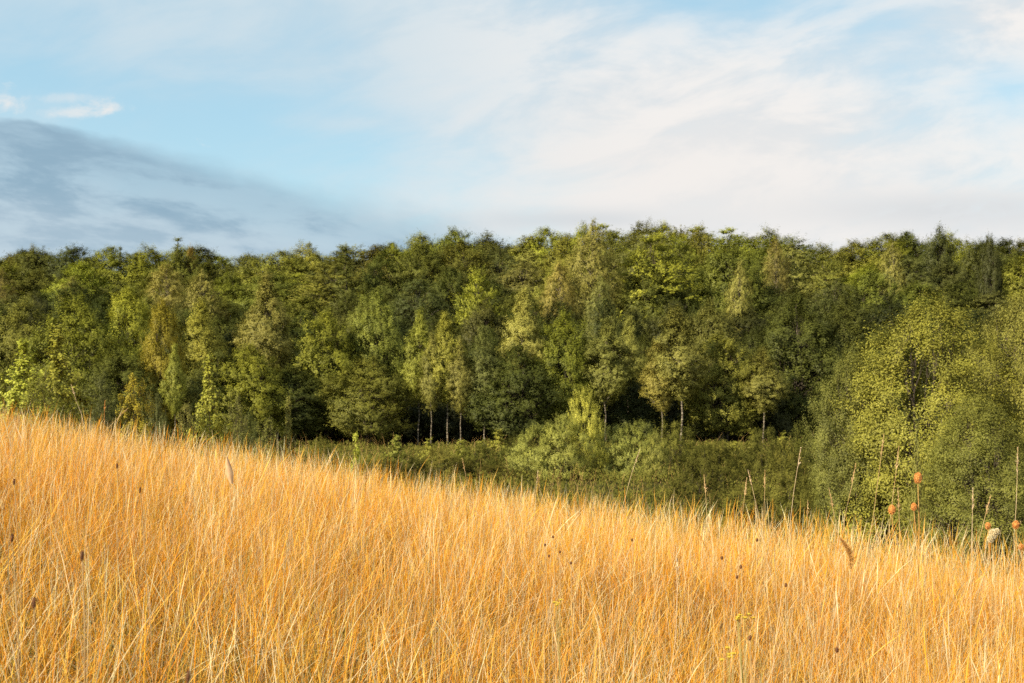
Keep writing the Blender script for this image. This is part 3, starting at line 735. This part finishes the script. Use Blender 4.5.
# ------------------------------------------------------------------ single plants in the grass
def at(px, py, Y): return np.array([(px-512)/FPX*Y, Y, (341.5-py)/FPX*Y])
def curve(p0, p1, sag, n=10, wob=0.0, seed=0):
    rs = np.random.RandomState(seed); t = np.linspace(0, 1, n)[:, None]
    P = p0+(p1-p0)*t+np.asarray(sag)*4*t*(1-t)
    if wob: w = np.cumsum(rs.randn(n, 3)*wob, 0); w -= w[0]+(w[-1]-w[0])*t; P = P+w
    return P
def thing(name, label, cat, loc, group=None):
    o = bpy.data.objects.new(name, None); COL.objects.link(o); o.location = loc; o.empty_display_size = 0.2
    tag(o, label, cat, group); return o
def part(name, VF, mat, root, attrs=None):
    V, F = VF; V = V-np.array(root.location)
    return link(name, mesh_arrays(name, V, F, attrs, M[mat]), root)
def spiky(c, axis, r, ln, n, spike, seed, w=0.0028):
    """an egg-shaped core bristling with fine spikes"""
    rs = np.random.RandomState(seed); axis = nrm(np.asarray(axis, float))
    ref = nrm(np.cross(axis, [0.3, 1, 0.2])); b = np.cross(axis, ref)
    k, s = 10, 9; th = np.linspace(0.02, math.pi-0.02, s)
    P = c+axis*(-np.cos(th)*ln*0.5)[:, None]
    core = tubes(P[None], (np.sin(th)*r*0.82)[None], k)
    i = np.arange(n)+0.5; ph = np.arccos(1-2*i/n); g = i*2.39996
    d = axis*(-np.cos(ph))[:, None]+ref*(np.sin(ph)*np.cos(g))[:, None]+b*(np.sin(ph)*np.sin(g))[:, None]
    base = c+axis*(-np.cos(ph)*ln*0.5)[:, None]+(d-axis*(d@axis)[:, None])*r*0.8
    dir_ = nrm(d+rs.randn(n, 3)*0.12+axis*0.35)
    L = spike*(0.7+0.6*rs.rand(n)); t = np.linspace(0, 1, 3)
    SPk = base[:, None, :]+dir_[:, None, :]*(t[None, :]*L[:, None])[..., None]
    S = nrm(np.cross(dir_, rs.randn(n, 3)))
    return merge([core, ribbons(SPk, np.full((n, 3), w)*np.array([1, 0.8, 0.1]), S)])

# teasels
def teasel(heads, foot, Y, label, seed):
    g = at(foot, 0, Y); g[2] = ground(g[0], Y); root = thing('dried_teasel', label, 'teasel', g, 'dried teasels above the grass')
    stems = []
    for i, (px, py, dpx, ln, lx) in enumerate(heads):
        c = at(px, py, Y); r = dpx/2.35/FPX*Y
        start = g if i == 0 else g+(at(heads[0][0], heads[0][1], Y)-g)*lx
        end = c-np.array([0, 0, ln*r*0.9]); P = curve(start, end, (0.015, 0, 0), 10, 0.003, seed+i)
        stems.append(tubes(P[None], np.linspace(0.0017, 0.0015, 10)[None], 6))
        # narrow curved bracts under the head
        rs = np.random.RandomState(seed+9+i); nb = 9; az = rs.rand(nb)*6.283; t = np.linspace(0, 1, 6)
        BP = end[None, None, :]+np.stack([np.cos(az), np.sin(az), np.zeros(nb)], -1)[:, None, :]*(t*r*1.5)[None, :, None]+np.array([0, 0, 1.0])*((t**2)*r*2.2-0.2*r*t)[None, :, None]
        part('bract', ribbons(BP, np.full((nb, 6), 0.0024)*np.linspace(1, 0.2, 6), np.stack([-np.sin(az), np.cos(az), np.zeros(nb)], -1)), 'straw', root)
        part('seed_head', spiky(c, (0.08, 0, 1), r*0.86, ln*2*r*0.9, 260, r*0.32, seed+i), 'teasel', root)
    part('stem', merge(stems), 'tan', root)
teasel([(918, 478, 10, 1.25, 0), (914, 507, 7.5, 1.15, 0.45)], 912, 4.6, 'tallest teasel with a round orange head and a smaller head lower down', 1)
teasel([(892, 510, 9, 1.15, 0)], 895, 4.8, 'teasel with a single squat orange head left of the tallest teasel', 2)
teasel([(1016, 525, 9, 1.0, 0), (1021, 547, 6, 1.1, 0.6)], 1022, 4.6, 'teasel at the frame edge with a flat reddish-orange head', 3)
teasel([(988, 526, 7, 1.1, 0)], 992, 4.8, 'small pale-stemmed teasel beside the creamy thistle tuft', 4)

def thistle(px, py, foot, Y, label, seed):
    g = at(foot, 0, Y); g[2] = ground(g[0], Y); root = thing('dry_thistle', label, 'thistle', g)
    c = at(px, py, Y); part('stem', tubes(curve(g, c, (0.01, 0, 0), 9, 0.003, seed)[None], np.linspace(0.0016, 0.0014, 9)[None], 6), 'tan', root)
    for dx, dz, r in ((0, 0, 0.012), (0.016, 0.010, 0.008), (-0.010, -0.020, 0.009)):
        part('seed_head', spiky(c+np.array([dx, 0, dz]), (dx*8, 0, 1), r, r*2.2, 420, r*0.7, seed, 0.002), 'fluff', root)
thistle(993, 534, 996, 4.6, 'creamy fluffy thistle tuft close to the teasels at the frame edge', 8)

# tall dry stalks with narrow seed heads
def stalk(tip, foot, Y, label, seed, w=0.0032, head=0.10, hw=0.008, mat='pale_straw', nod=0.0):
    f = at(foot[0], foot[1], Y); tp = at(tip[0], tip[1], Y)
    d = (tp-f)/max(tp[2]-f[2], 0.05)
    gz = float(ground(f[0], Y)); k = f[2]-gz; b = f-d*max(k, 0)*0.55; b[2] = gz
    root = thing('dry_stalk', label, 'dry stalk', b, 'tall dry stalks standing above the grass')
    P1 = curve(b, tp, (0.02*(1 if seed % 2 else -1), 0, 0), 16, 0.004, seed)
    part('stem', tubes(P1[None], np.linspace(w*0.46, w*0.30, 16)[None], 5), mat, root)
    rs = np.random.RandomState(seed); n = 46; t = rs.rand(n); ax = nrm(P1[-1]-P1[-3])
    c = P1[-1]-ax*head*(1-t)[:, None]*0.9
    dd = nrm(ax*1.6+rs.randn(n, 3)*0.5)
    SPk = c[:, None, :]+dd[:, None, :]*(np.linspace(0, 1, 4)[None, :]*(0.02*(1.2-t))[:, None])[..., None]
    V, F = ribbons(SPk, np.full((n, 4), 0.0032)*np.array([0.5, 1, 0.8, 0.1])*(hw/0.008), nrm(np.cross(dd, rs.randn(n, 3))))
    part('seed_head', (V, F), mat, root)
ST = [((801, 447), (783, 545), 6.0, 'long straight stalk leaning right before the dark hollow undergrowth'),
      ((884, 434), (858, 530), 6.0, 'long leaning stalk that reaches up to the great sallow, left of the teasels'),
      ((899, 446), (888, 520), 5.6, 'slim stalk rising behind the squat teasel head'),
      ((1018, 447), (1009, 560), 5.0, 'tallest thin stalk beside the frame-edge teasel'),
      ((856, 463), (838, 535), 6.2, 'arching stalk above the tan plume'),
      ((829, 488), (840, 530), 6.2, 'short stalk with a nodding pale head above the tan plume'),
      ((640, 449), (617, 505), 9.0, 'long pale stalk leaning right over the meadow shrubs'),
      ((704, 474), (708, 545), 7.0, 'upright thick-eared stalk standing alone left of the crossed stalks'),
      ((747, 477), (742, 540), 7.0, 'thin upright stalk beside the leaning crossed stalks'),
      ((748, 470), (768, 540), 7.2, 'stalk leaning left across its neighbours'),
      ((765, 470), (769, 540), 7.0, 'straight eared stalk in the middle of the crossed stalks'),
      ((808, 500), (800, 550), 7.0, 'short slim stalk next to the long straight one'),
      ((973, 487), (974, 560), 5.6, 'forked-looking stalk between the tallest teasel and the thistle'),
      ((991, 495), (966, 550), 5.8, 'stalk leaning right and crossing the forked one'),
      ((898, 488), (908, 560), 5.4, 'curved stalk leaning left under the squat teasel head'),
      ((71, 384), (86, 425), 12.0, 'long stalk leaning left in front of the tallest sapling'),
      ((105, 400), (107, 430), 12.0, 'rusty upright stalk beneath the yellow-leaved sapling'),
      ((128, 408), (96, 428), 12.0, 'stalk bent far to the right under the yellow-leaved sapling'),
      ((538, 470), (537, 500), 9.5, 'pale upright stalk at the middle of the crest'),
      ((462, 458), (468, 490), 10.5, 'short pale stalk on the crest below the slim birches'),
      ((591, 497), (600, 520), 9.0, 'bent pale stalk on the crest below the conical shrub'),
      ((677, 545), (668, 600), 4.4, 'stout pale stalk standing up within the near grass')]
for i, (tp, ft, Y, lab) in enumerate(ST):
    stalk(tp, ft, Y, lab, 40+i, w=0.0018+0.00028*Y, head=0.13, hw=0.005+0.0005*Y, mat='teasel' if 'rusty' in lab else ('straw' if i % 3 else 'pale_straw'))

# the tan plume
def plume(px0, py0, px1, py1, Y, label, seed):
    f = at(px1, py1, Y); g = f.copy(); g[2] = ground(f[0], Y); tp = at(px0, py0, Y); root = thing('reed_plume', label, 'reed plume', g)
    P = curve(f, tp, (0.02, 0, 0.0), 12); st = curve(g, f, (0, 0, 0), 5)
    part('stem', tubes(np.concatenate([st[:-1], P])[None], np.full((1, 16), 0.002), 5), 'straw', root)
    rs = np.random.RandomState(seed); n = 900; t = rs.rand(n); i = np.clip((t*11).astype(int), 0, 10)
    c = P[i]+(P[i+1]-P[i])*(t*11-i)[:, None]; ax = nrm(P[i+1]-P[i]); d = nrm(ax*1.1+rs.randn(n, 3)*0.6)
    L = 0.022*np.sin(np.clip(t, 0.05, 0.97)*math.pi)**0.5
    part('seed_head', ribbons(c[:, None, :]+d[:, None, :]*(np.linspace(0, 1, 3)[None, :]*L[:, None])[..., None], np.full((n, 3), 0.002)*np.array([1, 1, 0.2]), nrm(np.cross(d, rs.randn(n, 3)))), 'tan', root)
plume(840, 538, 850, 570, 4.6, 'curved fluffy tan plume in front of the arching stalk', 5)

# dark seed heads on thin stems
def dark_head(px, py, Y, label, seed, r=0.007, ln=0.035, group='dark seed heads scattered in the grass'):
    c = at(px, py, Y); g = c+np.array([(seed % 5-2)*0.02, 0.05, 0]); g[2] = ground(g[0], g[1]); root = thing('dark_seed_stem', label, 'seed head', g, group)
    part('stem', tubes(curve(g, c, (0.01, 0, 0), 8, 0.003, seed)[None], np.linspace(0.0022, 0.0015, 8)[None], 5), 'straw', root)
    part('seed_head', spiky(c, (0.1, 0, 1), r, ln, 90, r*0.4, seed, 0.002), 'brown', root)
DH = [(82, 556, 2.7, 'dark brown oblong seed head nearest the frame corner on a pale stem'), (34, 603, 2.4, 'rust-brown seed head low among blades below the oblong one'),
      (14, 482, 4.6, 'small dark seed head by the frame edge high on the slope'), (12, 538, 3.4, 'brown seed head at the frame edge level with the oblong one'), (140, 490, 4.6, 'lone dark seed head above the oblong brown one'),
      (117, 466, 5.6, 'small brown seed head beneath the yellow-leaved sapling'), (188, 677, 2.2, 'dark brown seed head cut by the bottom of the frame'),
      (553, 537, 5.6, 'dark bud topmost of the small knapweed cluster'), (545, 545, 5.6, 'dark bud at the left of the small knapweed cluster'), (549, 556, 5.5, 'dark bud lowest in the small knapweed cluster'), (560, 552, 5.5, 'dark bud at the right of the small knapweed cluster'), (571, 563, 5.2, 'single dark bud below the small knapweed cluster'),
      (722, 558, 4.6, 'dark seed head at the left end of the scattered knapweeds'), (737, 577, 4.4, 'dark seed head low in the scattered knapweeds'), (741, 567, 4.5, 'dark seed head in the middle of the scattered knapweeds'), (757, 540, 4.9, 'dark seed head highest of the scattered knapweeds'),
      (786, 585, 4.2, 'lowest dark bud below the scattered knapweeds'), (632, 540, 5.4, 'pair-like dark bud between both knapweed clusters'), (837, 650, 2.9, 'brown stem tip deep in the grass below the tan plume'), (750, 638, 3.2, 'brown bud beside the yellow ragwort')]
for i, (px, py, Y, lab) in enumerate(DH):
    dark_head(px, py, Y, lab, 300+i, 0.0045 if i < 7 else 0.005, 0.024 if i < 7 else 0.013)

# ragwort
def ragwort(px, py, Y, label, seed, n=7):
    rs = np.random.RandomState(seed); c = at(px, py, Y); g = c.copy(); g[2] = ground(c[0], Y); root = thing('ragwort', label, 'flower', g, 'yellow ragworts in the grass')
    mid = g+(c-g)*0.75; stems = [tubes(curve(g, mid, (0.01, 0, 0), 6)[None], np.full((1, 6), 0.0014), 5)]
    for i in range(n):
        h = c+np.array([rs.uniform(-0.03, 0.03), rs.uniform(-0.03, 0.03), rs.uniform(-0.012, 0.012)])
        stems.append(tubes(curve(mid, h, (0, 0, -0.005), 5)[None], np.full((1, 5), 0.0007), 4))
        az = np.arange(12)*6.283/12; d = np.stack([np.cos(az), np.sin(az), np.full(12, 0.25)], -1); t = np.linspace(0, 1, 4)
        pet = ribbons(h+d[:, None, :]*(t*0.008)[None, :, None], np.full((12, 4), 0.0045)*np.array([0.5, 1, 1, 0.5]), np.stack([-np.sin(az), np.cos(az), np.zeros(12)], -1))
        disc = tubes((h+np.array([0, 0, 1])*np.linspace(-0.003, 0.004, 4)[:, None])[None], np.array([[0.002, 0.004, 0.0035, 0.0006]]), 8)
        fo = part('flower', merge([pet, disc]), 'yellow', root)
    part('stem', merge(stems), 'greenstem', root)
ragwort(560, 601, 3.9, 'yellow ragwort flowers low in the grass below the knapweed cluster', 1, 5)
ragwort(745, 616, 3.5, 'upper yellow ragwort with a spread of faded flowers', 2, 9)
ragwort(729, 654, 3.0, 'lower bright yellow ragwort near the bottom of the frame', 3, 5)

# withered broad leaf and a small green sprig on the teasel
def withered():
    Y = 7.5; c = at(228, 455, Y); g = c.copy(); g[2] = ground(c[0], Y); root = thing('withered_leaf', 'broad pinkish withered leaf standing in the grass below the airy sapling', 'leaf', g)
    part('stem', tubes(curve(g, at(230, 484, Y), (0.01, 0, 0), 6)[None], np.full((1, 6), 0.002), 5), 'straw', root)
    t = np.linspace(0, 1, 12); s = np.linspace(-1, 1, 9); Tt, Ss = np.meshgrid(t, s, indexing='ij')
    w = 0.026*np.sin(np.clip(Tt*0.9+0.08, 0, 1)*math.pi)**0.7*(1-0.2*Tt)
    ax = at(226, 457, Y)-at(231, 484, Y)
    P = at(231, 484, Y)+Tt[..., None]*ax+np.stack([Ss*w, 0.012*Ss**2+0.01*Tt**2, 0.004*np.sin(Ss*5+Tt*8)], -1)
    V = P.reshape(-1, 3); i = np.arange(11)[:, None]*9; j = np.arange(8)[None, :]
    F = np.stack([i+j, i+j+1, i+j+10, i+j+9], -1).reshape(-1, 4)
    part('leaf_blade', (V, F), 'pink', root)
withered()
